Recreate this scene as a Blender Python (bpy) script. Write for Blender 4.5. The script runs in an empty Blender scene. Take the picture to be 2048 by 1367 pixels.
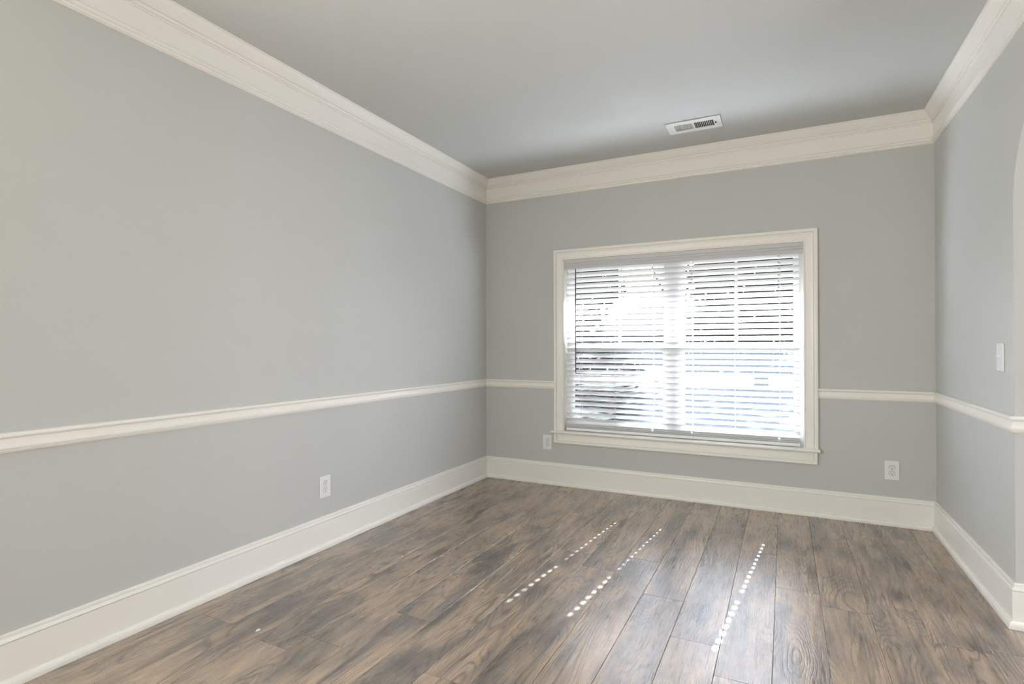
import bpy, bmesh, math, random
from mathutils import Vector, Matrix

random.seed(7)
sc = bpy.context.scene
COL = sc.collection

# ------------------------------------------------------------------ room sizes (metres)
W, D, H = 3.3625, 4.4106, 2.74          # right wall, back wall, ceiling
YR = -1.90                               # rear wall, behind the camera
T = 0.14                                 # wall thickness
YA, YB = 3.054, 1.86                     # arch opening in the right wall
CX, CZ = 2.4822, 1.2099

# ------------------------------------------------------------------ camera
cam_d = bpy.data.cameras.new('camera')
cam = bpy.data.objects.new('camera', cam_d)
COL.objects.link(cam)
cam_d.sensor_width = 36.0
cam_d.lens = 1086.911 / 2048 * 36.0
cam_d.shift_x = 0.0
cam_d.shift_y = 1.66 / 2048
cam_d.clip_start = 0.02
cam_d.clip_end = 400
yaw, pit, rol = 0.4651, 0.0054, -0.0020
R0 = Vector((math.cos(yaw), math.sin(yaw), 0))
F0 = Vector((-math.sin(yaw), math.cos(yaw), 0))
Z = Vector((0, 0, 1))
Fw = F0 * math.cos(pit) + Z * math.sin(pit)
U0 = Z * math.cos(pit) - F0 * math.sin(pit)
Xc = R0 * math.cos(rol) + U0 * math.sin(rol)
Uc = U0 * math.cos(rol) - R0 * math.sin(rol)
cam.matrix_world = Matrix(((Xc.x, Uc.x, -Fw.x, CX), (Xc.y, Uc.y, -Fw.y, 0.0),
                           (Xc.z, Uc.z, -Fw.z, CZ), (0, 0, 0, 1)))
sc.camera = cam

# ------------------------------------------------------------------ view, sky, sun, lamps
sc.view_settings.view_transform = 'Standard'
sc.view_settings.look = 'None'
sc.view_settings.gamma = 1.0
sc.view_settings.exposure = 0.20
sc.view_settings.use_curve_mapping = False
sc.cycles.sample_clamp_indirect = 30.0
sc.cycles.max_bounces = 12
sc.cycles.diffuse_bounces = 6

SUN_DIR = Vector((0.10, 1.0, 0.70)).normalized()      # towards the sun
world = bpy.data.worlds.new('sky')
sc.world = world
world.use_nodes = True
wn = world.node_tree
wn.nodes.clear()
sky = wn.nodes.new('ShaderNodeTexSky')
sky.sky_type = 'NISHITA'
sky.sun_disc = False
sky.sun_elevation = math.asin(SUN_DIR.z)
sky.sun_rotation = math.atan2(SUN_DIR.x, SUN_DIR.y)
sky.air_density = 1.0
sky.dust_density = 3.0
bg = wn.nodes.new('ShaderNodeBackground')
bg.inputs['Strength'].default_value = 0.36
wo = wn.nodes.new('ShaderNodeOutputWorld')
wn.links.new(sky.outputs[0], bg.inputs[0])
wn.links.new(bg.outputs[0], wo.inputs[0])

sun_d = bpy.data.lights.new('sun', 'SUN')
sun_d.energy = 90.0
sun_d.angle = math.radians(0.53)
sun_d.color = (0.95, 1.0, 1.13)
sun = bpy.data.objects.new('sun', sun_d)
COL.objects.link(sun)
sun.rotation_euler = SUN_DIR.to_track_quat('Z', 'Y').to_euler()
sun.location = (3, 12, 9)


def area(name, loc, aim, sx, sy, power, color):
    d = bpy.data.lights.new(name, 'AREA')
    d.shape = 'RECTANGLE'
    d.size, d.size_y = sx, sy
    d.energy = power
    d.color = color
    o = bpy.data.objects.new(name, d)
    COL.objects.link(o)
    o.location = loc
    o.rotation_euler = (Vector(loc) - Vector(aim)).to_track_quat('Z', 'Y').to_euler()
    return o


# added fill lamps at the left and rear walls; daylight in the hall beyond
area('side_fill_light', (0.03, -0.20, 1.60), (3, -0.20, 1.60), 1.4, 1.2, 76, (1.0, 0.975, 0.90))  # invented source behind the camera, brightens the right wall
area('rear_fill_light', (1.10, YR + 0.03, 1.40), (1.10, 3, 1.40), 1.6, 1.7, 34, (1.0, 0.97, 0.80))  # unseen fill from behind, no known window there
area('hall_window_daylight', (6.05, 2.50, 1.35), (0, 2.50, 1.35), 1.4, 2.1, 78, (0.98, 0.98, 1.0))

# ------------------------------------------------------------------ materials


def mat(name, col, rough=0.5, spec=0.5, bump=None, mottle=0.0, scale=8.0):
    m = bpy.data.materials.new(name)
    m.use_nodes = True
    nt = m.node_tree
    b = nt.nodes['Principled BSDF']
    b.inputs['Base Color'].default_value = (*col, 1)
    b.inputs['Roughness'].default_value = rough
    b.inputs['Specular IOR Level'].default_value = spec
    tc = nt.nodes.new('ShaderNodeTexCoord')
    if mottle:
        n = nt.nodes.new('ShaderNodeTexNoise')
        n.inputs['Scale'].default_value = scale
        n.inputs['Detail'].default_value = 4
        nt.links.new(tc.outputs['Object'], n.inputs['Vector'])
        mx = nt.nodes.new('ShaderNodeMix')
        mx.data_type = 'RGBA'
        mx.inputs['A'].default_value = (*[c * (1 - mottle) for c in col], 1)
        mx.inputs['B'].default_value = (*[min(1, c * (1 + mottle)) for c in col], 1)
        nt.links.new(n.outputs['Fac'], mx.inputs['Factor'])
        nt.links.new(mx.outputs['Result'], b.inputs['Base Color'])
    if bump:
        n2 = nt.nodes.new('ShaderNodeTexNoise')
        n2.inputs['Scale'].default_value = bump[0]
        n2.inputs['Detail'].default_value = 3
        nt.links.new(tc.outputs['Object'], n2.inputs['Vector'])
        bp = nt.nodes.new('ShaderNodeBump')
        bp.inputs['Strength'].default_value = bump[1]
        bp.inputs['Distance'].default_value = 0.001
        nt.links.new(n2.outputs['Fac'], bp.inputs['Height'])
        nt.links.new(bp.outputs['Normal'], b.inputs['Normal'])
    return m


M_WALL = mat('greige_wall_paint', (0.553, 0.556, 0.543), 0.55, 0.35, (160, 0.10), 0.012, 2.5)
M_CEIL = mat('greige_ceiling_paint', (0.575, 0.578, 0.565), 0.6, 0.3, (160, 0.10), 0.01, 2.0)
M_TRIM = mat('cream_trim_paint', (0.865, 0.840, 0.800), 0.32, 0.5, (60, 0.05), 0.01, 3.0)
M_VINYL = mat('white_window_vinyl', (0.82, 0.82, 0.82), 0.35, 0.5, None, 0.01, 6)
M_SLAT = mat('white_blind_slat', (0.84, 0.845, 0.86), 0.42, 0.45, (90, 0.05), 0.01, 12)
M_VALANCE = mat('pale_grey_valance', (0.60, 0.595, 0.625), 0.4, 0.45, None, 0.01, 12)
M_CORD = mat('white_blind_cord', (0.72, 0.70, 0.72), 0.8, 0.2, (900, 0.2), 0.05, 400)
M_WAND = mat('smoky_plastic_wand', (0.10, 0.10, 0.11), 0.25, 0.6, None, 0.02, 30)
M_PLATE = mat('white_plastic_plate', (0.80, 0.80, 0.80), 0.28, 0.5, None, 0.01, 40)
M_RECEP = mat('white_plastic_socket', (0.78, 0.78, 0.77), 0.35, 0.5, None, 0.01, 40)
M_SLOT = mat('dark_socket_slot', (0.02, 0.018, 0.016), 0.6, 0.2, None, 0.1, 100)
M_SCREW = mat('painted_screw', (0.70, 0.70, 0.68), 0.35, 0.5, None, 0.05, 200)
M_STEEL = mat('white_enamel_steel', (0.78, 0.78, 0.77), 0.35, 0.5, None, 0.02, 30)
M_DUCT = mat('dark_duct', (0.03, 0.03, 0.03), 0.7, 0.2, None, 0.1, 20)
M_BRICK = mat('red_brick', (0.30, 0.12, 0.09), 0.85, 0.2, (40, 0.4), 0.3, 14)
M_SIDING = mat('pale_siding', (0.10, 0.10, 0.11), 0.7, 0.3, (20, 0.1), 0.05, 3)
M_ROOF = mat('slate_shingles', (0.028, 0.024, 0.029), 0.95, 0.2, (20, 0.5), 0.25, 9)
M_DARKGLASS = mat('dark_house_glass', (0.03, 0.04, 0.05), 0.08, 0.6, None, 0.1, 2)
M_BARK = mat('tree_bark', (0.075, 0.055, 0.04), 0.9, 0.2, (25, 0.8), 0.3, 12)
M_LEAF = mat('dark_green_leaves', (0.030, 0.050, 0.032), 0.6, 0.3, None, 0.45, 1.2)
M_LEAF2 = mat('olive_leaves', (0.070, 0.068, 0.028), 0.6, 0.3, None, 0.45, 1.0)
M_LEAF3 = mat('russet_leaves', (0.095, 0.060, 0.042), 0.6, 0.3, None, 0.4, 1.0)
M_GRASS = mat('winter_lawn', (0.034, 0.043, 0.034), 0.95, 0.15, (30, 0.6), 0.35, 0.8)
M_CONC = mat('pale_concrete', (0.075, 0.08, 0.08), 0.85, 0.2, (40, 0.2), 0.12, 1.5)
M_ASPH = mat('grey_asphalt', (0.035, 0.035, 0.037), 0.9, 0.2, (60, 0.3), 0.2, 2)
M_FLECK = mat('white_plaster_fleck', (0.80, 0.79, 0.76), 0.8, 0.2, (600, 0.4), 0.05, 300)
M_SUB = mat('dark_subfloor', (0.03, 0.025, 0.02), 0.9, 0.1, None, 0.2, 6)


def glass_mat(name, gloss, tint):
    m = bpy.data.materials.new(name)
    m.use_nodes = True
    nt = m.node_tree
    nt.nodes.clear()
    out = nt.nodes.new('ShaderNodeOutputMaterial')
    tr = nt.nodes.new('ShaderNodeBsdfTransparent')
    tr.inputs['Color'].default_value = (*tint, 1)
    gl = nt.nodes.new('ShaderNodeBsdfGlossy')
    gl.inputs['Roughness'].default_value = 0.02
    lw = nt.nodes.new('ShaderNodeFresnel')
    lw.inputs['IOR'].default_value = gloss
    mx = nt.nodes.new('ShaderNodeMixShader')
    nt.links.new(lw.outputs[0], mx.inputs[0])
    nt.links.new(tr.outputs[0], mx.inputs[1])
    nt.links.new(gl.outputs[0], mx.inputs[2])
    nt.links.new(mx.outputs[0], out.inputs[0])
    return m


def screen_mat():
    m = bpy.data.materials.new('insect_screen_mesh')
    m.use_nodes = True
    nt = m.node_tree
    nt.nodes.clear()
    out = nt.nodes.new('ShaderNodeOutputMaterial')
    tr = nt.nodes.new('ShaderNodeBsdfTransparent')
    df = nt.nodes.new('ShaderNodeBsdfDiffuse')
    df.inputs['Color'].default_value = (0.042, 0.048, 0.060, 1)
    tl = nt.nodes.new('ShaderNodeBsdfTranslucent')
    tl.inputs['Color'].default_value = (0.030, 0.036, 0.045, 1)
    ad = nt.nodes.new('ShaderNodeAddShader')
    mx = nt.nodes.new('ShaderNodeMixShader')
    mx.inputs[0].default_value = 0.30
    nt.links.new(df.outputs[0], ad.inputs[0])
    nt.links.new(tl.outputs[0], ad.inputs[1])
    nt.links.new(tr.outputs[0], mx.inputs[1])
    nt.links.new(ad.outputs[0], mx.inputs[2])
    nt.links.new(mx.outputs[0], out.inputs[0])
    return m


M_GLASS = glass_mat('window_glass', 1.10, (0.97, 0.985, 0.98))
M_SCREEN = screen_mat()


def floor_mat():
    m = bpy.data.materials.new('rustic_laminate_planks')
    m.use_nodes = True
    nt = m.node_tree
    N, L = nt.nodes, nt.links
    b = N['Principled BSDF']
    tc = N.new('ShaderNodeTexCoord')
    at = N.new('ShaderNodeAttribute')
    at.attribute_name = 'plank_tone'
    at2 = N.new('ShaderNodeAttribute')
    at2.attribute_name = 'plank_shift'

    def math_(op, a, c=None, d=None):
        n = N.new('ShaderNodeMath')
        n.operation = op
        for i, v in enumerate((a, c, d)):
            if v is None:
                continue
            if isinstance(v, (int, float)):
                n.inputs[i].default_value = v
            else:
                L.new(v, n.inputs[i])
        return n.outputs[0]
    sep = N.new('ShaderNodeSeparateXYZ')
    L.new(tc.outputs['Object'], sep.inputs[0])
    sh = at2.outputs['Fac']

    def coords(kx, ky, kz):
        cb = N.new('ShaderNodeCombineXYZ')
        L.new(math_('MULTIPLY', sep.outputs[0], kx), cb.inputs[0])
        L.new(math_('MULTIPLY', sep.outputs[1], ky), cb.inputs[1])
        L.new(math_('MULTIPLY', sh, kz), cb.inputs[2])
        return cb.outputs[0]

    def noise(vec, scale, detail, rough=0.5, dist=0.0):
        n = N.new('ShaderNodeTexNoise')
        n.inputs['Scale'].default_value = scale
        n.inputs['Detail'].default_value = detail
        n.inputs['Roughness'].default_value = rough
        n.inputs['Distortion'].default_value = dist
        L.new(vec, n.inputs['Vector'])
        return n.outputs['Fac']

    def ramp(fac, stops):
        r = N.new('ShaderNodeValToRGB')
        el = r.color_ramp.elements
        el[0].position, el[0].color = stops[0][0], (*stops[0][1], 1)
        el[1].position, el[1].color = stops[-1][0], (*stops[-1][1], 1)
        for p, c in stops[1:-1]:
            e = el.new(p)
            e.color = (*c, 1)
        L.new(fac, r.inputs[0])
        return r.outputs[0]

    def mix(fac, a, c, mode='MIX'):
        n = N.new('ShaderNodeMix')
        n.data_type = 'RGBA'
        n.blend_type = mode
        for k, v in (('Factor', fac), ('A', a), ('B', c)):
            if isinstance(v, (int, float)):
                n.inputs[k].default_value = v
            elif isinstance(v, tuple):
                n.inputs[k].default_value = (*v, 1)
            else:
                L.new(v, n.inputs[k])
        return n.outputs['Result']
    # broad colour: warm tan heart, grey-brown and charcoal patches
    broad = noise(coords(6.5, 1.5, 23), 1.0, 4, 0.55, 0.5)
    broad = math_('MULTIPLY_ADD', math_('SUBTRACT', broad, 0.5), 1.6, 0.53)
    broad = math_('ADD', broad, math_('MULTIPLY', math_('SUBTRACT', at.outputs['Fac'], 0.5), 0.20))
    base = ramp(broad, [(0.30, (0.165, 0.143, 0.130)), (0.42, (0.262, 0.212, 0.178)),
                        (0.52, (0.370, 0.280, 0.215)), (0.62, (0.470, 0.345, 0.250)), (0.74, (0.320, 0.252, 0.205))])
    # cathedral growth rings: contour lines of a stretched noise
    field = noise(coords(5.5, 0.95, 41), 1.0, 2.0, 0.35, 0.35)
    rings = math_('SINE', math_('MULTIPLY', field, 190.0))
    rings = math_('MULTIPLY_ADD', rings, 0.5, 0.5)
    rings = math_('POWER', rings, 4.0)
    veil = noise(coords(5.0, 1.6, 91), 1.0, 2, 0.5)
    rings = math_('MULTIPLY', rings, ramp(veil, [(0.40, (0.25, 0.25, 0.25)), (0.60, (1, 1, 1))]))
    # fine pores and streaks along the plank
    fine = noise(coords(210, 7.0, 57), 1.0, 2, 0.5)
    streak = noise(coords(30, 0.75, 71), 1.0, 2, 0.5)
    col = mix(math_('MULTIPLY', rings, 0.72), base, (0.075, 0.060, 0.052))
    col = mix(math_('MULTIPLY', ramp(fine, [(0.42, (0, 0, 0)), (0.66, (1, 1, 1))]), 0.25), col, (0.30, 0.25, 0.21))
    col = mix(math_('MULTIPLY', ramp(streak, [(0.55, (0, 0, 0)), (0.75, (1, 1, 1))]), 0.45), col, (0.060, 0.052, 0.050))
    crack = noise(coords(75, 1.7, 37), 1.0, 2.5, 0.55, 0.6)
    crack = math_('MULTIPLY', ramp(crack, [(0.60, (0, 0, 0)), (0.66, (1, 1, 1))]), ramp(veil, [(0.42, (1, 1, 1)), (0.58, (0.1, 0.1, 0.1))]))
    col = mix(math_('MULTIPLY', crack, 0.55), col, (0.050, 0.043, 0.040))
    # knots
    vo = N.new('ShaderNodeTexVoronoi')
    vo.inputs['Scale'].default_value = 1.0
    L.new(coords(5.2, 1.7, 13), vo.inputs['Vector'])
    wob = math_('MULTIPLY_ADD', noise(coords(30, 20, 3), 1.0, 2), 0.16, vo.outputs['Distance'])
    knot = ramp(wob, [(0.15, (1, 1, 1)), (0.33, (0, 0, 0))])
    col = mix(math_('MULTIPLY', knot, 0.62), col, (0.040, 0.035, 0.034))
    L.new(col, b.inputs['Base Color'])
    rg = math_('MULTIPLY_ADD', fine, 0.08, 0.24)
    L.new(rg, b.inputs['Roughness'])
    b.inputs['Specular IOR Level'].default_value = 0.5
    b.inputs['IOR'].default_value = 2.1
    # relief: rings, pores, knots
    h = math_('ADD', math_('MULTIPLY', rings, -0.9), math_('MULTIPLY', fine, 0.9))
    h = math_('ADD', h, math_('MULTIPLY', streak, -0.5))
    bp = N.new('ShaderNodeBump')
    bp.inputs['Strength'].default_value = 0.22
    bp.inputs['Distance'].default_value = 0.0012
    L.new(h, bp.inputs['Height'])
    L.new(bp.outputs['Normal'], b.inputs['Normal'])
    return m


M_FLOOR = floor_mat()

# ------------------------------------------------------------------ helpers


def link_mesh(name, bm, m, parent=None, loc=None, rot=None, smooth=False):
    bmesh.ops.recalc_face_normals(bm, faces=bm.faces[:])
    me = bpy.data.meshes.new(name)
    bm.to_mesh(me)
    bm.free()
    if smooth:
        for p in me.polygons:
            p.use_smooth = True
    for mm in (m if isinstance(m, (list, tuple)) else [m]):
        me.materials.append(mm)
    o = bpy.data.objects.new(name, me)
    COL.objects.link(o)
    if parent is not None:
        o.parent = parent
    if loc is not None:
        o.location = loc
    if rot is not None:
        o.rotation_euler = rot
    return o


def box(bm, x0, x1, y0, y1, z0, z1, bevel=0.0, seg=2, mi=0):
    vs = [bm.verts.new((x, y, z)) for x in (x0, x1) for y in (y0, y1) for z in (z0, z1)]
    q = [(0, 1, 3, 2), (4, 6, 7, 5), (0, 4, 5, 1), (2, 3, 7, 6), (0, 2, 6, 4), (1, 5, 7, 3)]
    fs = [bm.faces.new([vs[i] for i in f]) for f in q]
    for f in fs:
        f.material_index = mi
    if bevel:
        es = list({e for f in fs for e in f.edges})
        bmesh.ops.recalc_face_normals(bm, faces=fs)
        bmesh.ops.bevel(bm, geom=es, offset=bevel, segments=seg, affect='EDGES', profile=0.5)
    return vs


def tube(bm, pts, r, seg=10):
    rings = []
    for i, p in enumerate(pts):
        a = pts[max(0, i - 1)]
        c = pts[min(len(pts) - 1, i + 1)]
        d = (Vector(c) - Vector(a)).normalized()
        u = d.orthogonal().normalized()
        v = d.cross(u)
        rr = r[i] if isinstance(r, (list, tuple)) else r
        rings.append([bm.verts.new(Vector(p) + (u * math.cos(k * 2 * math.pi / seg) + v * math.sin(k * 2 * math.pi / seg)) * rr)
                      for k in range(seg)])
    for a, c in zip(rings, rings[1:]):
        for k in range(seg):
            bm.faces.new((a[k], a[(k + 1) % seg], c[(k + 1) % seg], c[k]))
    bm.faces.new(rings[0][::-1])
    bm.faces.new(rings[-1])


def grid_plate(bm, xs, ys, skip, z0, z1):
    """flat plate between the x and y break lines, leaving out the cells in skip"""
    vv = {}

    def V(i, j):
        if (i, j) not in vv:
            vv[(i, j)] = bm.verts.new((xs[i], ys[j], z0))
        return vv[(i, j)]
    fs = []
    for i in range(len(xs) - 1):
        for j in range(len(ys) - 1):
            if (i, j) in skip:
                continue
            fs.append(bm.faces.new((V(i, j), V(i + 1, j), V(i + 1, j + 1), V(i, j + 1))))
    r = bmesh.ops.extrude_face_region(bm, geom=fs)
    nv = [g for g in r['geom'] if isinstance(g, bmesh.types.BMVert)]
    bmesh.ops.translate(bm, verts=nv, vec=(0, 0, z1 - z0))


def loft(bm, stations):
    """closed profile rings lofted one to the next, ends capped"""
    rings = [[bm.verts.new(p) for p in st] for st in stations]
    n = len(rings[0])
    for a, c in zip(rings, rings[1:]):
        for k in range(n):
            bm.faces.new((a[k], a[(k + 1) % n], c[(k + 1) % n], c[k]))
    bm.faces.new(rings[0][::-1])
    bm.faces.new(rings[-1])


def run(bm, A, B, n, prof, ms=0, me=0):
    """moulding from A to B along a wall; n points into the room; profile (depth, z);
    ms, me: 1 inner mitre, 0 square, -1 outer mitre"""
    A, B, n = Vector((*A, 0)), Vector((*B, 0)), Vector((*n, 0))
    t = (B - A).normalized()
    sa = [A + n * d + t * (d * ms) + Vector((0, 0, z)) for d, z in prof]
    sb = [B + n * d - t * (d * me) + Vector((0, 0, z)) for d, z in prof]
    loft(bm, [sa, sb])


def thing(name, label, cat, loc=(0, 0, 0), group=None, rot=(0, 0, 0)):
    o = bpy.data.objects.new(name, None)
    o.empty_display_size = 0.05
    COL.objects.link(o)
    o.location = loc
    o.rotation_euler = rot
    return tag(o, label, cat, group)


def tag(o, label, cat, group=None, kind=None):
    o['label'] = label
    o['category'] = cat
    if group:
        o['group'] = group
    if kind:
        o['kind'] = kind
    return o


def struct(o, label, cat):
    return tag(o, label, cat, None, 'structure')


# ------------------------------------------------------------------ floor: one mesh of planks
PW, PL = 0.1925, 1.365
JOINT = {-13: 2.077, -12: 1.573, -11: 2.319, -10: 2.905, -9: 1.65, -8: 1.978, -7: 2.358, -6: 1.66,
         -5: 2.855, -4: 3.081, -3: 2.665, -2: 2.325, -1: 2.12, 0: 3.028, 1: 2.906, 2: 3.028, 3: 2.748, 4: 2.778}
bm = bmesh.new()
tone_l = bm.faces.layers.float.new('plank_tone')
shift_l = bm.faces.layers.float.new('plank_shift')
G, CH, DP = 0.0004, 0.0013, 0.0013
FX0, FX1 = -0.02, 6.2
for n in range(-13, 21):
    x0, x1 = 2.436 + PW * n, 2.436 + PW * (n + 1)
    x0c, x1c = max(x0, FX0), min(x1, FX1)
    if x1c - x0c < 0.01:
        continue
    j = JOINT.get(n, random.uniform(0, PL))
    k0 = math.floor((YR - 0.05 - j) / PL)
    y = j + k0 * PL
    while y < D + 0.02:
        a, c = max(y, YR - 0.05), min(y + PL, D + 0.02)
        if c - a > 0.01:
            tone, shf = random.random(), random.random()
            GE = 0.0010
            o4 = [(x0c + G, a + GE), (x1c - G, a + GE), (x1c - G, c - GE), (x0c + G, c - GE)]
            i4 = [(x0c + G + CH, a + GE), (x1c - G - CH, a + GE), (x1c - G - CH, c - GE), (x0c + G + CH, c - GE)]
            vi = [bm.verts.new((p[0], p[1], 0.0)) for p in i4]
            vo = [bm.verts.new((p[0], p[1], -DP)) for p in o4]
            vb = [bm.verts.new((p[0], p[1], -0.010)) for p in o4]
            fs = [bm.faces.new(vi), bm.faces.new(vb[::-1])]
            for k in range(4):
                q = (k + 1) % 4
                fs.append(bm.faces.new((vo[k], vo[q], vi[q], vi[k])))
                fs.append(bm.faces.new((vb[k], vb[q], vo[q], vo[k])))
            for f in fs:
                f[tone_l] = tone
                f[shift_l] = shf
        y += PL
box(bm, FX0, FX1, YR - 0.05, D + 0.02, -0.05, -0.0095, mi=1)
floor = link_mesh('floor', bm, [M_FLOOR, M_SUB])
struct(floor, 'brown and grey rustic wood plank floor running towards the window wall', 'floor')

# ------------------------------------------------------------------ ceiling with the register opening
VX0, VX1, VY0, VY1 = 1.795, 2.062, 3.872, 3.986
bm = bmesh.new()
xs = [-T, VX0, VX1, 6.2]
ys = [YR - T, VY0, VY1, D + T]
grid_plate(bm, xs, ys, {(1, 1)}, H, H + 0.10)
ceil = link_mesh('ceiling', bm, M_CEIL)
struct(ceil, 'flat pale grey ceiling with a supply register near the window wall', 'ceiling')

# ------------------------------------------------------------------ walls
bm = bmesh.new()
for (a, c, z0, z1) in ((YR - T, -0.95, -0.05, H), (0.55, D + T, -0.05, H), (-0.95, 0.55, -0.05, 0.95), (-0.95, 0.55, 2.25, H)):  # opening behind the camera, added for the side fill lamp
    box(bm, -T, 0, a, c, z0, z1)
struct(link_mesh('wall_left', bm, M_WALL), 'long blank grey wall on the left with a chair rail', 'wall')

OX0, OX1, OZ0, OZ1 = 0.760, 2.618, 0.452, 1.964      # window opening
bm = bmesh.new()
xs = [0, OX0, OX1, 6.2]
zs = [-0.05, OZ0, OZ1, H]
vv = {}
for i in range(3):
    for k in range(3):
        if (i, k) == (1, 1):
            continue
        f = []
        for (a, c) in ((i, k), (i + 1, k), (i + 1, k + 1), (i, k + 1)):
            if (a, c) not in vv:
                vv[(a, c)] = bm.verts.new((xs[a], D, zs[c]))
            f.append(vv[(a, c)])
        bm.faces.new(f)
r = bmesh.ops.extrude_face_region(bm, geom=bm.faces[:])
bmesh.ops.translate(bm, verts=[g for g in r['geom'] if isinstance(g, bmesh.types.BMVert)], vec=(0, T, 0))
struct(link_mesh('wall_back', bm, M_WALL), 'grey wall with the wide window in it', 'wall')

# right wall with the arched opening (outline in y, z)
ac, aa, ab, asz = (YA + YB) / 2, (YA - YB) / 2, 0.53, 1.80
out = [(D, -0.05), (D, H), (YR, H), (YR, -0.05), (YB, -0.05), (YB, asz)]
for k in range(1, 40):
    a = math.pi - math.pi * k / 40
    out.append((ac + aa * math.cos(a), asz + ab * math.sin(a)))
out += [(YA, asz), (YA, -0.05)]
bm = bmesh.new()
f = bm.faces.new([bm.verts.new((W, y, z)) for y, z in out])
r = bmesh.ops.extrude_face_region(bm, geom=[f])
bmesh.ops.translate(bm, verts=[g for g in r['geom'] if isinstance(g, bmesh.types.BMVert)], vec=(0.125, 0, 0))
bmesh.ops.triangulate(bm, faces=[f for f in bm.faces if len(f.verts) > 4])
struct(link_mesh('wall_right', bm, M_WALL), 'short grey wall on the right ending at an arched opening', 'wall')

# rear wall, behind the camera, with an opening added for the fill lamp
bm = bmesh.new()
for (a, c, z0, z1) in ((0, 0.30, -0.05, H), (1.90, 6.2, -0.05, H), (0.30, 1.90, -0.05, 0.55), (0.30, 1.90, 2.25, H)):
    box(bm, a, c, YR - T, YR, z0, z1)
struct(link_mesh('wall_rear', bm, M_WALL), 'grey wall behind the camera with an opening added for fill light', 'wall')
# hall wall beyond the arch with its own window opening
bm = bmesh.new()
for (a, c, z0, z1) in ((YR, 1.8, -0.05, H), (3.2, D, -0.05, H), (1.8, 3.2, -0.05, 0.30), (1.8, 3.2, 2.40, H)):
    box(bm, 6.08, 6.2, a, c, z0, z1)
struct(link_mesh('wall_hall', bm, M_WALL), 'far wall of the hall beyond the arch', 'wall')

# ------------------------------------------------------------------ crown, chair rail, baseboards


def arc(cx, cz, r, a0, a1, n):
    return [(cx + r * math.cos(math.radians(a0 + (a1 - a0) * k / n)), cz + r * math.sin(math.radians(a0 + (a1 - a0) * k / n))) for k in range(n + 1)]


CROWN = ([(0, H), (0.066, H), (0.066, H - 0.007), (0.060, H - 0.009), (0.058, H - 0.013)]
         + [(0.058 - 0.012 * t - 0.022 * t * t, H - 0.013 - 0.040 * t + 0.004 * math.sin(t * math.pi)) for t in (0.25, 0.5, 0.75, 1)]
         + [(0.0180, H - 0.0545), (0.0180, H - 0.0590), (0.0255, H - 0.0600), (0.0250, H - 0.066), (0.0215, H - 0.071), (0.0135, H - 0.0725),
            (0.0135, H - 0.0765), (0.0180, H - 0.0775), (0.0170, H - 0.081), (0.0090, H - 0.0820), (0.0090, 2.568), (0.0070, 2.5655), (0.0070, 2.5630), (0.018, 2.5615), (0.0235, 2.555), (0.0240, 2.543), (0.0150, 2.5385),
            (0.0150, 2.5355), (0.0180, 2.5345), (0.017, 2.530), (0.010, 2.527), (0.008, 2.524), (0, 2.524)])
CHAIR = ([(0, 0.904), (0.012, 0.904)] + arc(0.012, 0.8945, 0.0095, 90, -60, 6)
         + [(0.0085, 0.8850), (0.0065, 0.8830), (0.0065, 0.8805)]
         + [(0.0085 + 0.0085 * (t ** 1.6), 0.8805 - 0.0255 * t) for t in (0.0, 0.3, 0.6, 1.0)]
         + [(0.017, 0.8495), (0.0085, 0.8480), (0.0085, 0.8450), (0.0120, 0.8440), (0.0115, 0.840), (0.007, 0.836), (0.006, 0.833), (0, 0.833)])
BASE = ([(0, 0.190), (0.006, 0.190), (0.009, 0.187), (0.0090, 0.1800), (0.0065, 0.1795), (0.0065, 0.1770), (0.0135, 0.1765), (0.0150, 0.172), (0.0165, 0.164),
         (0.0190, 0.1635), (0.0110, 0.1620), (0.0110, 0.1590), (0.016, 0.1585), (0.016, 0.032), (0.018, 0.031)]
        + [(0.018 + 0.013 * math.sin(a), 0.012 + 0.019 * math.cos(a)) for a in (0.3, 0.7, 1.1, 1.5)]
        + [(0.031, 0.0005), (0, 0.0005)])

RUNS = {'left': ((0, D), (0, YR), (1, 0), 1, 1), 'back': ((W, D), (0, D), (0, -1), 1, 1)}
idx = 1
for nm, lab, A, B, n, ms, me in (
        ('left', 'cream crown moulding along the top of the long left wall', (0, D), (0, YR), (1, 0), 1, 1),
        ('back', 'cream crown moulding above the window', (W, D), (0, D), (0, -1), 1, 1),
        ('right', 'cream crown moulding along the top of the right wall', (W, YR), (W, D), (-1, 0), 1, 1),
        ('rear', 'cream crown moulding behind the camera', (0, YR), (W, YR), (0, 1), 1, 1)):
    bm = bmesh.new()
    run(bm, A, B, n, CROWN, ms, me)
    struct(link_mesh('trim_%d' % idx, bm, M_TRIM), lab, 'crown moulding')
    idx += 1
CXL, CXR = 0.6855, 2.6865
for lab, A, B, n, ms, me in (
        ('cream chair rail along the long left wall', (0, D), (0, YR), (1, 0), 1, 1),
        ('short cream chair rail between the left corner and the window casing', (CXL, D), (0, D), (0, -1), 0, 1),
        ('short cream chair rail between the window casing and the right corner', (W, D), (CXR, D), (0, -1), 1, 0),
        ('cream chair rail on the right wall below the light switch', (W, YA), (W, D), (-1, 0), -1, 1),
        ('cream chair rail turning into the arched opening', (W + 0.125, YA), (W, YA), (0, -1), 0, -1)):
    bm = bmesh.new()
    run(bm, A, B, n, CHAIR, ms, me)
    struct(link_mesh('trim_%d' % idx, bm, M_TRIM), lab, 'chair rail')
    idx += 1
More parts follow.
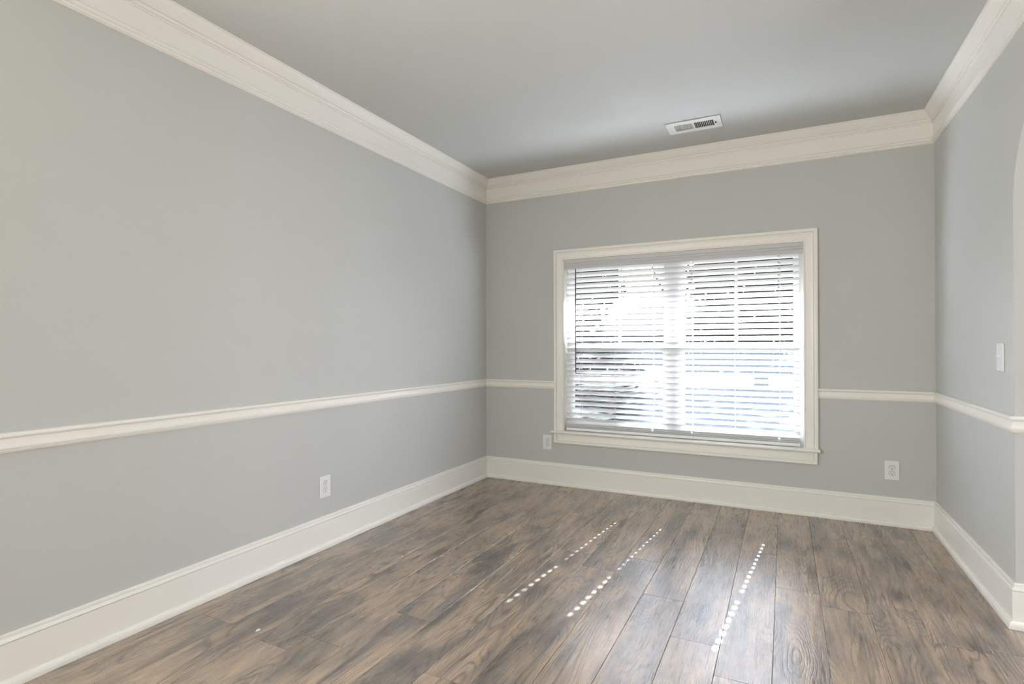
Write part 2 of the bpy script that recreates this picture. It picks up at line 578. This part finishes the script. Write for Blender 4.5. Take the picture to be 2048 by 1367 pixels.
for nm, lab, A, B, n, ms, me in (
        ('left', 'tall cream baseboard along the long left wall', (0, D), (0, YR), (1, 0), 1, 1),
        ('back', 'tall cream baseboard under the window', (W, D), (0, D), (0, -1), 1, 1),
        ('right', 'tall cream baseboard along the short right wall', (W, YA), (W, D), (-1, 0), -1, 1),
        ('arch', 'cream baseboard turning into the arched opening', (W + 0.125, YA), (W, YA), (0, -1), 0, -1),
        ('rear', 'cream baseboard on the wall behind the camera', (0, YR), (W, YR), (0, 1), 1, 1)):
    bm = bmesh.new()
    run(bm, A, B, n, BASE, ms, me)
    struct(link_mesh('baseboard_' + nm, bm, M_TRIM), lab, 'baseboard')

# ------------------------------------------------------------------ the window
win = thing('window_1', 'wide twin double-hung window with cream casing in the back wall', 'window', (0, 0, 0))
win['kind'] = 'structure'
IX0, IX1, IZ1 = 0.774, 2.604, 1.950
SZ = 0.476
# casing profile: (outward from the inner edge, thickness)
CAS = [(0, 0), (0, 0.010), (0.003, 0.0125), (0.007, 0.0125), (0.0085, 0.0075), (0.0110, 0.0075), (0.0125, 0.0110), (0.022, 0.0115), (0.046, 0.0140), (0.056, 0.0170),
       (0.060, 0.0185), (0.0615, 0.0120), (0.0655, 0.0120), (0.067, 0.0230), (0.072, 0.0245), (0.084, 0.0245), (0.0885, 0.0220), (0.0885, 0)]
bm = bmesh.new()
loft(bm, [[(IX0 - w, D - t, SZ) for w, t in CAS], [(IX0 - w, D - t, IZ1 + w) for w, t in CAS],
          [(IX1 + w, D - t, IZ1 + w) for w, t in CAS], [(IX1 + w, D - t, SZ) for w, t in CAS]])
link_mesh('casing', bm, M_TRIM, win)
# apron: the same moulding with its outer edge down and returned at both ends
bm = bmesh.new()
AX0, AX1, AZ0, AZT = 0.6855, 2.6865, 0.3665, 0.4545
loft(bm, [[(AX0 + 0.0885 - w, D - t, AZT + 0.001) for w, t in CAS], [(AX0 + 0.0885 - w, D - t, AZ0 + 0.0885 - w) for w, t in CAS],
          [(AX1 - 0.0885 + w, D - t, AZ0 + 0.0885 - w) for w, t in CAS], [(AX1 - 0.0885 + w, D - t, AZT + 0.001) for w, t in CAS]])
link_mesh('apron', bm, M_TRIM, win)
# stool with a rounded nose
bm = bmesh.new()
nose = [(D + 0.055, SZ), (D - 0.040, SZ)] + [(D - 0.040 - 0.012 * math.sin(a), SZ - 0.011 + 0.011 * math.cos(a)) for a in
                                              (0.4, 0.8, 1.2, 1.57, 2.0, 2.4, 2.8)] + [(D - 0.038, SZ - 0.022), (D + 0.055, SZ - 0.022)]
loft(bm, [[(0.664, y, z) for y, z in nose], [(2.703, y, z) for y, z in nose]])
link_mesh('sill', bm, M_TRIM, win)
# jamb liner
bm = bmesh.new()
box(bm, OX0, IX0 + 0.002, D + 0.0005, D + T, SZ, OZ1)
box(bm, IX1 - 0.002, OX1, D + 0.0005, D + T, SZ, OZ1)
box(bm, IX0 + 0.002, IX1 - 0.002, D + 0.0005, D + T, IZ1 - 0.002, OZ1)
box(bm, OX0, OX1, D + 0.055, D + T, OZ0, SZ)
link_mesh('jamb', bm, M_TRIM, win)
# twin vinyl units
MC = 1.685
for (a, c) in ((IX0 + 0.002, MC - 0.022), (MC + 0.022, IX1 - 0.002)):
    bm = bmesh.new()
    fy0, fy1 = D + 0.066, D + 0.135
    box(bm, a, a + 0.026, fy0, fy1, SZ, IZ1 - 0.002)
    box(bm, c - 0.026, c, fy0, fy1, SZ, IZ1 - 0.002)
    box(bm, a + 0.026, c - 0.026, fy0, fy1, SZ, SZ + 0.026)
    box(bm, a + 0.026, c - 0.026, fy0, fy1, IZ1 - 0.030, IZ1 - 0.002)
    link_mesh('window_frame', bm, M_VINYL, win)
    x0, x1 = a + 0.026, c - 0.026
    for nm, z0, z1, y0 in (('lower_sash', SZ + 0.026, 1.198, D + 0.072), ('upper_sash', 1.158, IZ1 - 0.030, D + 0.100)):
        bm = bmesh.new()
        y1 = y0 + 0.026
        st = 0.036
        box(bm, x0 + 0.001, x0 + st, y0, y1, z0, z1, 0.003)
        box(bm, x1 - st, x1 - 0.001, y0, y1, z0, z1, 0.003)
        br = 0.050 if nm == 'lower_sash' else 0.040
        box(bm, x0 + st, x1 - st, y0, y1, z0, z0 + br, 0.003)
        box(bm, x0 + st, x1 - st, y0, y1, z1 - 0.040, z1, 0.003)
        s = link_mesh(nm, bm, M_VINYL, win)
        if nm == 'upper_sash':
            bm = bmesh.new()
            mx = (x0 + x1) / 2 + (0.015 if a < MC - 0.5 else -0.005)
            box(bm, mx - 0.010, mx + 0.010, y0 + 0.004, y1 - 0.004, z0 + br, z1 - 0.040, 0.003)
            link_mesh('muntin', bm, M_VINYL, s)
        bm = bmesh.new()
        box(bm, x0 + st - 0.004, x1 - st + 0.004, y0 + 0.011, y0 + 0.014, z0 + br - 0.004, z1 - 0.036)
        link_mesh('pane', bm, M_GLASS, s)
        if nm == 'lower_sash':
            bm = bmesh.new()
            box(bm, x0 + 0.004, x1 - 0.004, D + 0.1285, D + 0.1295, z0, z1)
            link_mesh('insect_screen', bm, M_SCREEN, s)
bm = bmesh.new()
box(bm, MC - 0.022, MC + 0.022, D + 0.060, D + T, SZ, IZ1 - 0.002)
link_mesh('mullion', bm, M_VINYL, win)

# ------------------------------------------------------------------ the blind
blind = thing('window_blind', 'white wide-slat venetian blind lowered inside the window casing, slats half open', 'blind', (0, 0, 0))
BX0, BX1 = 0.7875, 2.578
PITCH, TILT = 0.0462, math.radians(39.5)
SW, ST = 0.050, 0.0034
YS = D + 0.036                                  # slat centre line
CORDS = [0.913, 1.207, 1.528, 1.833, 2.137, 2.448]
HOLES = [1.528, 1.833, 2.448]
bm = bmesh.new()
xs, skip = [BX0], set()
for h in HOLES:
    xs += [h - 0.0085, h + 0.0003]
xs.append(BX1)
ys = [-SW / 2, -0.0060, 0.0060, SW / 2]
for k in range(len(HOLES)):
    skip.add((1 + 2 * k, 1))
grid_plate(bm, xs, ys, skip, -ST / 2, ST / 2)
# the slat is very slightly crowned
for v in bm.verts:
    v.co.z += 0.0012 * (1 - (v.co.y / (SW / 2)) ** 2)
bmesh.ops.recalc_face_normals(bm, faces=bm.faces[:])
slat_me = bpy.data.meshes.new('slat')
bm.to_mesh(slat_me)
bm.free()
slat_me.materials.append(M_SLAT)
Z0 = 0.541                                      # inner edge of the lowest open slat
drop = SW / 2 * math.sin(TILT)
for k in range(30):
    o = bpy.data.objects.new('slat', slat_me)
    COL.objects.link(o)
    o.parent = blind
    o.location = (random.uniform(-0.0008, 0.0008), YS, Z0 + PITCH * k - drop + random.uniform(-0.0006, 0.0006))
    o.rotation_euler = (-TILT + random.uniform(-0.014, 0.014), 0, random.uniform(-0.0002, 0.0002))
# spare slats stacked on the bottom rail
for k, (z, a) in enumerate(((0.5085, 0.03), (0.5150, 0.05), (0.5210, 0.12))):
    o = bpy.data.objects.new('slat', slat_me)
    COL.objects.link(o)
    o.parent = blind
    o.location = (0, YS, z)
    o.rotation_euler = (-a, 0, 0)
bm = bmesh.new()
box(bm, BX0, BX1, YS - 0.025, YS + 0.025, 0.4795, 0.5035, 0.004, 3)
for c in CORDS:
    box(bm, c - 0.009, c + 0.009, YS - 0.027, YS - 0.020, 0.4790, 0.4850, 0.002)
link_mesh('bottom_rail', bm, M_SLAT, blind)
bm = bmesh.new()
box(bm, IX0 + 0.006, IX1 - 0.006, YS - 0.024, YS + 0.024, 1.895, 1.944, 0.002)
link_mesh('headrail', bm, M_SLAT, blind)
# moulded valance in front of the headrail, with returns
VAL = [(0.000, 1.948), (0.012, 1.948), (0.0125, 1.921), (0.0060, 1.9195), (0.0060, 1.9150), (0.0125, 1.9135), (0.0125, 1.904),
       (0.0050, 1.9025), (0.0050, 1.8950), (0.0095, 1.892), (0.0110, 1.873), (0.008, 1.870), (0.000, 1.870)]
bm = bmesh.new()
yv = D + 0.006
loft(bm, [[(IX0 + 0.0025, yv - d, z) for d, z in VAL], [(IX1 - 0.0025, yv - d, z) for d, z in VAL]])
link_mesh('valance', bm, M_VALANCE, blind)
# ladder cords: front and back strings, rungs under every slat, lift cords through the holes
for c in CORDS:
    bm = bmesh.new()
    yi, yo = YS - SW / 2 * math.cos(TILT) - 0.0025, YS + SW / 2 * math.cos(TILT) + 0.0025
    for yy, r_ in ((yi, 0.0010), (yo, 0.0008)):
        pts = [(c + 0.0055 + random.uniform(-0.0008, 0.0008), yy, 0.484 + (1.895 - 0.484) * k / 16) for k in range(17)]
        pts[0] = (c + 0.0045, YS - 0.026 if yy < YS else YS + 0.026, 0.484)
        tube(bm, pts, r_, 6)
    for k in range(30):
        z = Z0 + PITCH * k
        tube(bm, [(c + 0.0065, yi, z - 0.003), (c + 0.0065, yo, z - 2 * drop - 0.003)], 0.0006, 5)
    if c in HOLES:
        tube(bm, [(c - 0.0008, YS + 0.004, 0.49), (c - 0.0008, YS + 0.004, 1.895)], 0.0008, 6)
    link_mesh('ladder_cord', bm, M_CORD, blind)
bm = bmesh.new()
tube(bm, [(0.878, D + 0.0085, 1.872), (0.878, D + 0.0065, 1.845), (0.877, D + 0.0065, 0.985), (0.877, D + 0.0065, 0.978)],
     [0.0030, 0.0052, 0.0052, 0.0034], 10)
wand = link_mesh('tilt_wand', bm, M_WAND, blind)
wand['label'] = 'dark plastic tilt wand'

# ------------------------------------------------------------------ outlets and switch
PWD, PHT = 0.084, 0.129


def duplex_outlet(label):
    """built facing -y around the plate centre"""
    t = thing('wall_outlet', label, 'outlet', (0, 0, 0), 'white duplex outlets')
    bm = bmesh.new()
    box(bm, -PWD / 2, PWD / 2, -0.0065, 0.0, -PHT / 2, PHT / 2, 0.0035, 3)
    link_mesh('cover_plate', bm, M_PLATE, t)
    for s in (1, -1):
        zc = s * 0.0195
        bm = bmesh.new()
        pts = []
        for k in range(32):                    # rounded face, flat at top and bottom
            a = 2 * math.pi * k / 32
            pts.append((0.0172 * math.cos(a), max(-0.0142, min(0.0142, 0.0172 * math.sin(a)))))
        loft(bm, [[(x, -0.006, zc + z) for x, z in pts], [(x, -0.0082, zc + z) for x, z in pts],
                  [(x * 0.95, -0.0088, zc + z * 0.95) for x, z in pts]])
        rc = link_mesh('receptacle', bm, M_RECEP, t)
        bm = bmesh.new()
        pts = [(1.065 * x, 1.08 * z) for x, z in pts]
        loft(bm, [[(x, -0.006, zc + z) for x, z in pts], [(x, -0.0067, zc + z) for x, z in pts]])
        link_mesh('surround', bm, M_SLOT, rc)
        bm = bmesh.new()
        box(bm, -0.0076, -0.0054, -0.0091, -0.0083, zc + 0.0005, zc + 0.0090)
        box(bm, 0.0054, 0.0074, -0.0091, -0.0083, zc + 0.0010, zc + 0.0080)
        tube(bm, [(0, -0.0091, zc - 0.0065), (0, -0.0083, zc - 0.0065)], 0.0028, 12)
        link_mesh('slots', bm, M_SLOT, rc)
    bm = bmesh.new()
    tube(bm, [(0, -0.0060, 0), (0, -0.0072, 0)], 0.0028, 14)
    link_mesh('screw', bm, M_SCREW, t)
    return t


def copy_tree(o, parent=None):
    c = o.copy()
    COL.objects.link(c)
    if parent is not None:
        c.parent = parent
    for ch in o.children:
        copy_tree(ch, c)
    return c


o1 = duplex_outlet('white duplex outlet low on the long left wall')
bpy.context.view_layer.update()
o2 = copy_tree(o1)
o2['label'] = 'small white duplex outlet beside the lower left corner of the window'
o3 = copy_tree(o1)
o3['label'] = 'white duplex outlet on the window wall near the right corner'
o1.location, o1.rotation_euler = (0, 2.426, 0.3655), (0, 0, math.radians(90))
o2.location = (0.6165, D, 0.3645)
o3.location = (3.1225, D, 0.3685)

sw = thing('light_switch', 'white toggle light switch on the right wall beside the arched opening', 'switch', (W, 3.207, 1.153), None, (0, 0, math.radians(-90)))
bm = bmesh.new()
box(bm, -PWD / 2, PWD / 2, -0.0065, 0.0, -PHT / 2, PHT / 2, 0.0035, 3)
link_mesh('cover_plate', bm, M_PLATE, sw)
bm = bmesh.new()
box(bm, -0.0055, 0.0055, -0.0072, -0.006, -0.0125, 0.0125)
link_mesh('toggle_slot', bm, M_RECEP, sw)
bm = bmesh.new()
loft(bm, [[(-0.0045, -0.0060, -0.003), (0.0045, -0.0060, -0.003), (0.0045, -0.0060, 0.008), (-0.0045, -0.0060, 0.008)],
          [(-0.0040, -0.0200, 0.0045), (0.0040, -0.0200, 0.0045), (0.0040, -0.0190, 0.011), (-0.0040, -0.0190, 0.011)]])
link_mesh('toggle', bm, M_RECEP, sw)
for s in (1, -1):
    bm = bmesh.new()
    tube(bm, [(0, -0.0060, s * 0.030), (0, -0.0072, s * 0.030)], 0.0028, 14)
    link_mesh('screw', bm, M_SCREW, sw)

# ------------------------------------------------------------------ ceiling register
vent = thing('ceiling_vent', 'white two-way air register in the ceiling near the window wall', 'vent', (1.925, 3.929, H))
hx0, hx1, hy0, hy1 = VX0 - 1.925, VX1 - 1.925, VY0 - 3.929, VY1 - 3.929
bm = bmesh.new()
ix0, ix1, iy0, iy1 = hx0 + 0.004, hx1 - 0.004, hy0 + 0.003, hy1 - 0.003
grid_plate(bm, [-0.178, ix0, -0.006, 0.006, ix1, 0.180], [-0.099, iy0, iy1, 0.098], {(1, 1), (3, 1)}, -0.0090, -0.0035)
# thin lip that turns up to the ceiling
link_mesh('face_plate', bm, M_STEEL, vent)
for (a, c, tl) in ((ix0, -0.006, -1), (0.006, ix1, 1)):
    nb = 11
    step = (c - a) / nb
    for k in range(nb):
        bm = bmesh.new()
        box(bm, -0.0075, 0.0075, iy0, iy1, -0.0004, 0.0004)
        link_mesh('louver', bm, M_STEEL, vent, (a + step * (k + 0.5), 0, -0.0015), (0, math.radians(52) * tl, 0))
bm = bmesh.new()
for f in ((hx0, hx1, hy0, hy0 + 0.001, -0.004, 0.095), (hx0, hx1, hy1 - 0.001, hy1, -0.004, 0.095), (hx0, hx0 + 0.001, hy0, hy1, 0.0, 0.095),
          (hx1 - 0.001, hx1, hy0, hy1, 0.0, 0.095), (hx0, hx1, hy0, hy1, 0.094, 0.095)):
    box(bm, *f)
link_mesh('duct', bm, M_DUCT, vent)
bm = bmesh.new()
box(bm, 0.140, 0.147, -0.012, 0.010, -0.0105, -0.0085)
box(bm, 0.141, 0.146, -0.018, -0.008, -0.0190, -0.0095, 0.001)
link_mesh('damper_lever', bm, M_DUCT, vent)
for x in (-0.163, 0.165):
    bm = bmesh.new()
    tube(bm, [(x, 0.0, -0.0040), (x, 0.0, -0.0102)], 0.0032, 14)
    link_mesh('screw', bm, M_SCREW, vent)

# ------------------------------------------------------------------ flecks of plaster and crumbs left on the planks
FL = [((0.470, 1.590), 0.016, 'curled white plaster fleck on the planks near the left baseboard'),
      ((2.826, 2.895), 0.006, 'tiny white plaster fleck on a plank joint right of the sun dots'),
      ((3.042, 2.930), 0.005, 'tiny white plaster fleck on the tan plank near the arch end of the right baseboard')]
FL += [((1.719, 4.325), 0.007, 'dark crumb on the floor against the baseboard below the window mullion'),
       ((2.088, 4.321), 0.007, 'dark crumb on the floor against the baseboard below the right half of the window')]
for (p, s, lab) in FL:
    bm = bmesh.new()
    n = 9
    top = [bm.verts.new((s * random.uniform(0.5, 1.0) * math.cos(a) * 0.6, s * random.uniform(0.5, 1.0) * math.sin(a), s * random.uniform(0.05, 0.22)))
           for a in [2 * math.pi * k / n for k in range(n)]]
    bot = [bm.verts.new((v.co.x * 0.9, v.co.y * 0.9, 0.0)) for v in top]
    for k in range(n):
        bm.faces.new((bot[k], bot[(k + 1) % n], top[(k + 1) % n], top[k]))
    bm.faces.new(top)
    bm.faces.new(bot[::-1])
    dk = lab.startswith('dark')
    tag(link_mesh('floor_crumb' if dk else 'plaster_fleck', bm, M_SLOT if dk else M_FLECK, None, (*p, 0.0)), lab, 'debris')

# ------------------------------------------------------------------ outside
GZ = -0.45
bm = bmesh.new()
xs_ = [-60 + 6 * k for k in range(21)]
for y0, y1 in ((D + T, 24.0),):
    box(bm, -60, 60, y0, y1, GZ - 0.2, GZ)
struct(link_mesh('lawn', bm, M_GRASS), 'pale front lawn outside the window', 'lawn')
bm = bmesh.new()
box(bm, -60, 60, 24.0, 31.0, GZ - 0.2, GZ - 0.03)
struct(link_mesh('street', bm, M_ASPH), 'grey street beyond the front lawn', 'street')
bm = bmesh.new()
box(bm, -60, 60, 31.0, 120, GZ - 0.2, GZ)
struct(link_mesh('far_lawn', bm, M_GRASS), 'lawn on the far side of the street', 'lawn')
bm = bmesh.new()
box(bm, -3.4, 6.5, D + T + 2.2, D + T + 5.6, GZ, GZ + 0.015)
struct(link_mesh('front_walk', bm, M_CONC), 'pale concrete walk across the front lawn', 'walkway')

# porch roof that shades the upper part of the window
bm = bmesh.new()
box(bm, -1.5, 6.2, D + T, D + 1.72, 2.76, 2.86)
box(bm, -1.5, 6.2, D + 1.60, D + 1.72, 2.70, 2.76)
struct(link_mesh('porch_roof', bm, M_VINYL), 'white porch eave above the window outside', 'porch roof')


def leaves(bm, c, rad, n, size, rnd):
    for _ in range(n):
        while True:
            p = Vector((rnd.uniform(-1, 1), rnd.uniform(-1, 1), rnd.uniform(-1, 1)))
            if 0.15 < p.length < 1:
                break
        q = Vector((c[0] + p.x * rad[0], c[1] + p.y * rad[1], c[2] + p.z * rad[2]))
        u = Vector((rnd.gauss(0, 1), rnd.gauss(0, 1), rnd.gauss(0, 1))).normalized()
        v = u.orthogonal().normalized()
        s = size * rnd.uniform(0.6, 1.3)
        w = u.cross(v) * 0.12 * s
        a = [bm.verts.new(q - u * s), bm.verts.new(q + v * s * 0.5 + w), bm.verts.new(q + u * s), bm.verts.new(q - v * s * 0.5 + w)]
        bm.faces.new(a)


def tree(label, x, y, h, clusters, m, seed, leaf=0.16, trunk=0.14, lean=0.0):
    rnd = random.Random(seed)
    t = thing('shade_tree', label, 'tree', (x, y, GZ), 'trees outside the window')
    bm = bmesh.new()
    tube(bm, [(0, 0, -0.1), (lean * 0.3, 0, h * 0.3), (lean, 0, h * 0.75)], [trunk * 1.3, trunk, trunk * 0.4], 10)
    for (cx, cy, cz, rx, ry, rz, n) in clusters[::3]:
        tube(bm, [(lean * 0.3, 0, h * 0.3), (cx * 0.6, cy * 0.6, (h * 0.3 + cz) / 2 + 0.1), (cx, cy, cz)], [trunk * 0.55, trunk * 0.35, trunk * 0.12], 7)
    link_mesh('trunk', bm, M_BARK, t, smooth=True)
    bm = bmesh.new()
    for (cx, cy, cz, rx, ry, rz, n) in clusters:
        leaves(bm, (cx, cy, cz), (rx, ry, rz), n, leaf, rnd)
    link_mesh('foliage', bm, m, t)
    return t


def crown(h, w, n, seed, low=0.35):
    rnd = random.Random(seed)
    out = []
    for k in range(7):
        a = rnd.uniform(0, 2 * math.pi)
        r = rnd.uniform(0.1, 0.55) * w
        z = h * rnd.uniform(low, 0.9)
        s = w * rnd.uniform(0.38, 0.6)
        out.append((r * math.cos(a), r * math.sin(a), z, s, s, s * 0.75, n))
    return out


# small yard tree in front of the window mullion; its leaning crown shades the lower left of the blind
tree('slim young tree on the front lawn in line with the window mullion', 0.30, 12.4, 7.6,
     [(1.45, 0.0, 6.80, 0.50, 0.42, 0.42, 900), (1.00, 0.2, 7.25, 0.42, 0.36, 0.30, 420), (0.35, 0.1, 7.75, 0.5, 0.45, 0.40, 420)],
     M_LEAF, 3, 0.065, 0.06, 0.2)


def tall_crown(x, half, z_low, z_top, seed, lows):  # crown mass above the view, shaped to shade the lawn
    """clusters of a spreading crown: x offsets within half, from z_low to z_top, plus low boughs"""
    rnd = random.Random(seed)
    out = []
    nz = int((z_top - z_low) / 1.15)
    nx = max(2, int(2 * half / 1.25))
    for i in range(nx):
        for k in range(nz):
            u = -half + (i + 0.5) * 2 * half / nx + rnd.uniform(-0.3, 0.3)
            out.append((u, rnd.uniform(-0.9, 0.9), z_low + (k + 0.5) * (z_top - z_low) / nz + rnd.uniform(-0.3, 0.3),
                        rnd.uniform(1.0, 1.35), rnd.uniform(1.0, 1.3), rnd.uniform(0.75, 1.0), 190))
    for (u, z, r) in lows:
        out.append((u, rnd.uniform(-0.5, 0.5), z, r, r, r * 0.72, 330))
    return out


tree('tall dark green tree by the street behind the left edge of the blind', -6.9, 25.0, 11.0,
     tall_crown(-6.9, 2.5, 4.6, 10.6, 11, [(-1.6, 2.2, 1.5), (0.2, 3.4, 1.6), (1.5, 4.3, 1.3), (-1.0, 4.4, 1.6), (0.9, 1.9, 1.1)]), M_LEAF, 12, 0.24, 0.2)
tree('tall olive tree with its crown above the open sky gap, added to shade the lawn', -2.6, 28.6, 11.4,  # out-of-view crown added to keep sun off the lawn
     tall_crown(-2.6, 2.0, 6.2, 10.8, 21, [(1.9, 5.2, 0.9)]), M_LEAF2, 22, 0.24, 0.16)
tree('tall dark green tree by the street behind the right half of the blind', 1.6, 25.0, 11.0,
     tall_crown(1.6, 2.1, 4.0, 10.6, 31, [(-1.5, 2.5, 1.3), (0.2, 1.8, 1.2), (0.1, 3.6, 1.6), (1.5, 2.6, 1.5), (-1.4, 4.1, 1.5), (1.5, 4.3, 1.5)]), M_LEAF, 32, 0.24, 0.22)
tree('russet tree by the street behind the right edge of the blind', 6.3, 28.8, 11.4,
     tall_crown(5.9, 2.2, 4.0, 10.4, 41, [(-1.8, 2.4, 1.4), (-1.5, 4.1, 1.6), (0.5, 3.2, 1.7)]), M_LEAF3, 42, 0.24, 0.2)


def hedge(label, x0, x1, y, w, h, m, seed):
    rnd = random.Random(seed)
    bm = bmesh.new()
    n = int((x1 - x0) / 0.8)
    for k in range(n):
        leaves(bm, (x0 + (k + 0.5) * (x1 - x0) / n, y, GZ + h * 0.48), (0.75, w / 2, h * 0.52 * rnd.uniform(0.85, 1.1)), int(170 * max(1, h * 0.9)), 0.15, rnd)
    o = link_mesh('hedge', bm, m)
    tag(o, label, 'hedge')


hedge('low dark hedge along the far kerb on the left', -12.5, -5.0, 31.9, 1.1, 1.05, M_LEAF, 51)
hedge('tall dark hedge between the brick house and the pale house', -16.8, -13.4, 41.0, 1.4, 3.6, M_LEAF, 53)
hedge('low olive hedge along the far kerb on the right', -3.6, 8.0, 32.2, 1.1, 0.95, M_LEAF2, 52)


def house(label, x0, x1, y0, y1, hw, hr, mw):
    t = thing('neighbour_house', label, 'house', ((x0 + x1) / 2, (y0 + y1) / 2, GZ))
    a, c = (x1 - x0) / 2, (y1 - y0) / 2
    bm = bmesh.new()
    box(bm, -a, a, -c, c, -0.1, hw)
    link_mesh('walls', bm, mw, t)
    bm = bmesh.new()
    e = 0.4
    v = [bm.verts.new(p) for p in ((-a - e, -c - e, hw), (a + e, -c - e, hw), (a + e, c + e, hw), (-a - e, c + e, hw),
                                   (-a * 0.45, 0, hw + hr), (a * 0.45, 0, hw + hr))]
    for q in ((0, 1, 5, 4), (1, 2, 5), (2, 3, 4, 5), (3, 0, 4), (3, 2, 1, 0)):
        bm.faces.new([v[i] for i in q])
    link_mesh('roof', bm, M_ROOF, t)
    for k in range(4):
        wx = -a + (k + 0.5) * 2 * a / 4
        bm = bmesh.new()
        box(bm, wx - 0.55, wx + 0.55, -c - 0.06, -c, 0.9, 2.3)
        f = link_mesh('window', bm, M_VINYL, t)
        bm = bmesh.new()
        box(bm, wx - 0.46, wx + 0.46, -c - 0.075, -c - 0.05, 0.98, 2.22)
        link_mesh('pane', bm, M_DARKGLASS, f)
    return t


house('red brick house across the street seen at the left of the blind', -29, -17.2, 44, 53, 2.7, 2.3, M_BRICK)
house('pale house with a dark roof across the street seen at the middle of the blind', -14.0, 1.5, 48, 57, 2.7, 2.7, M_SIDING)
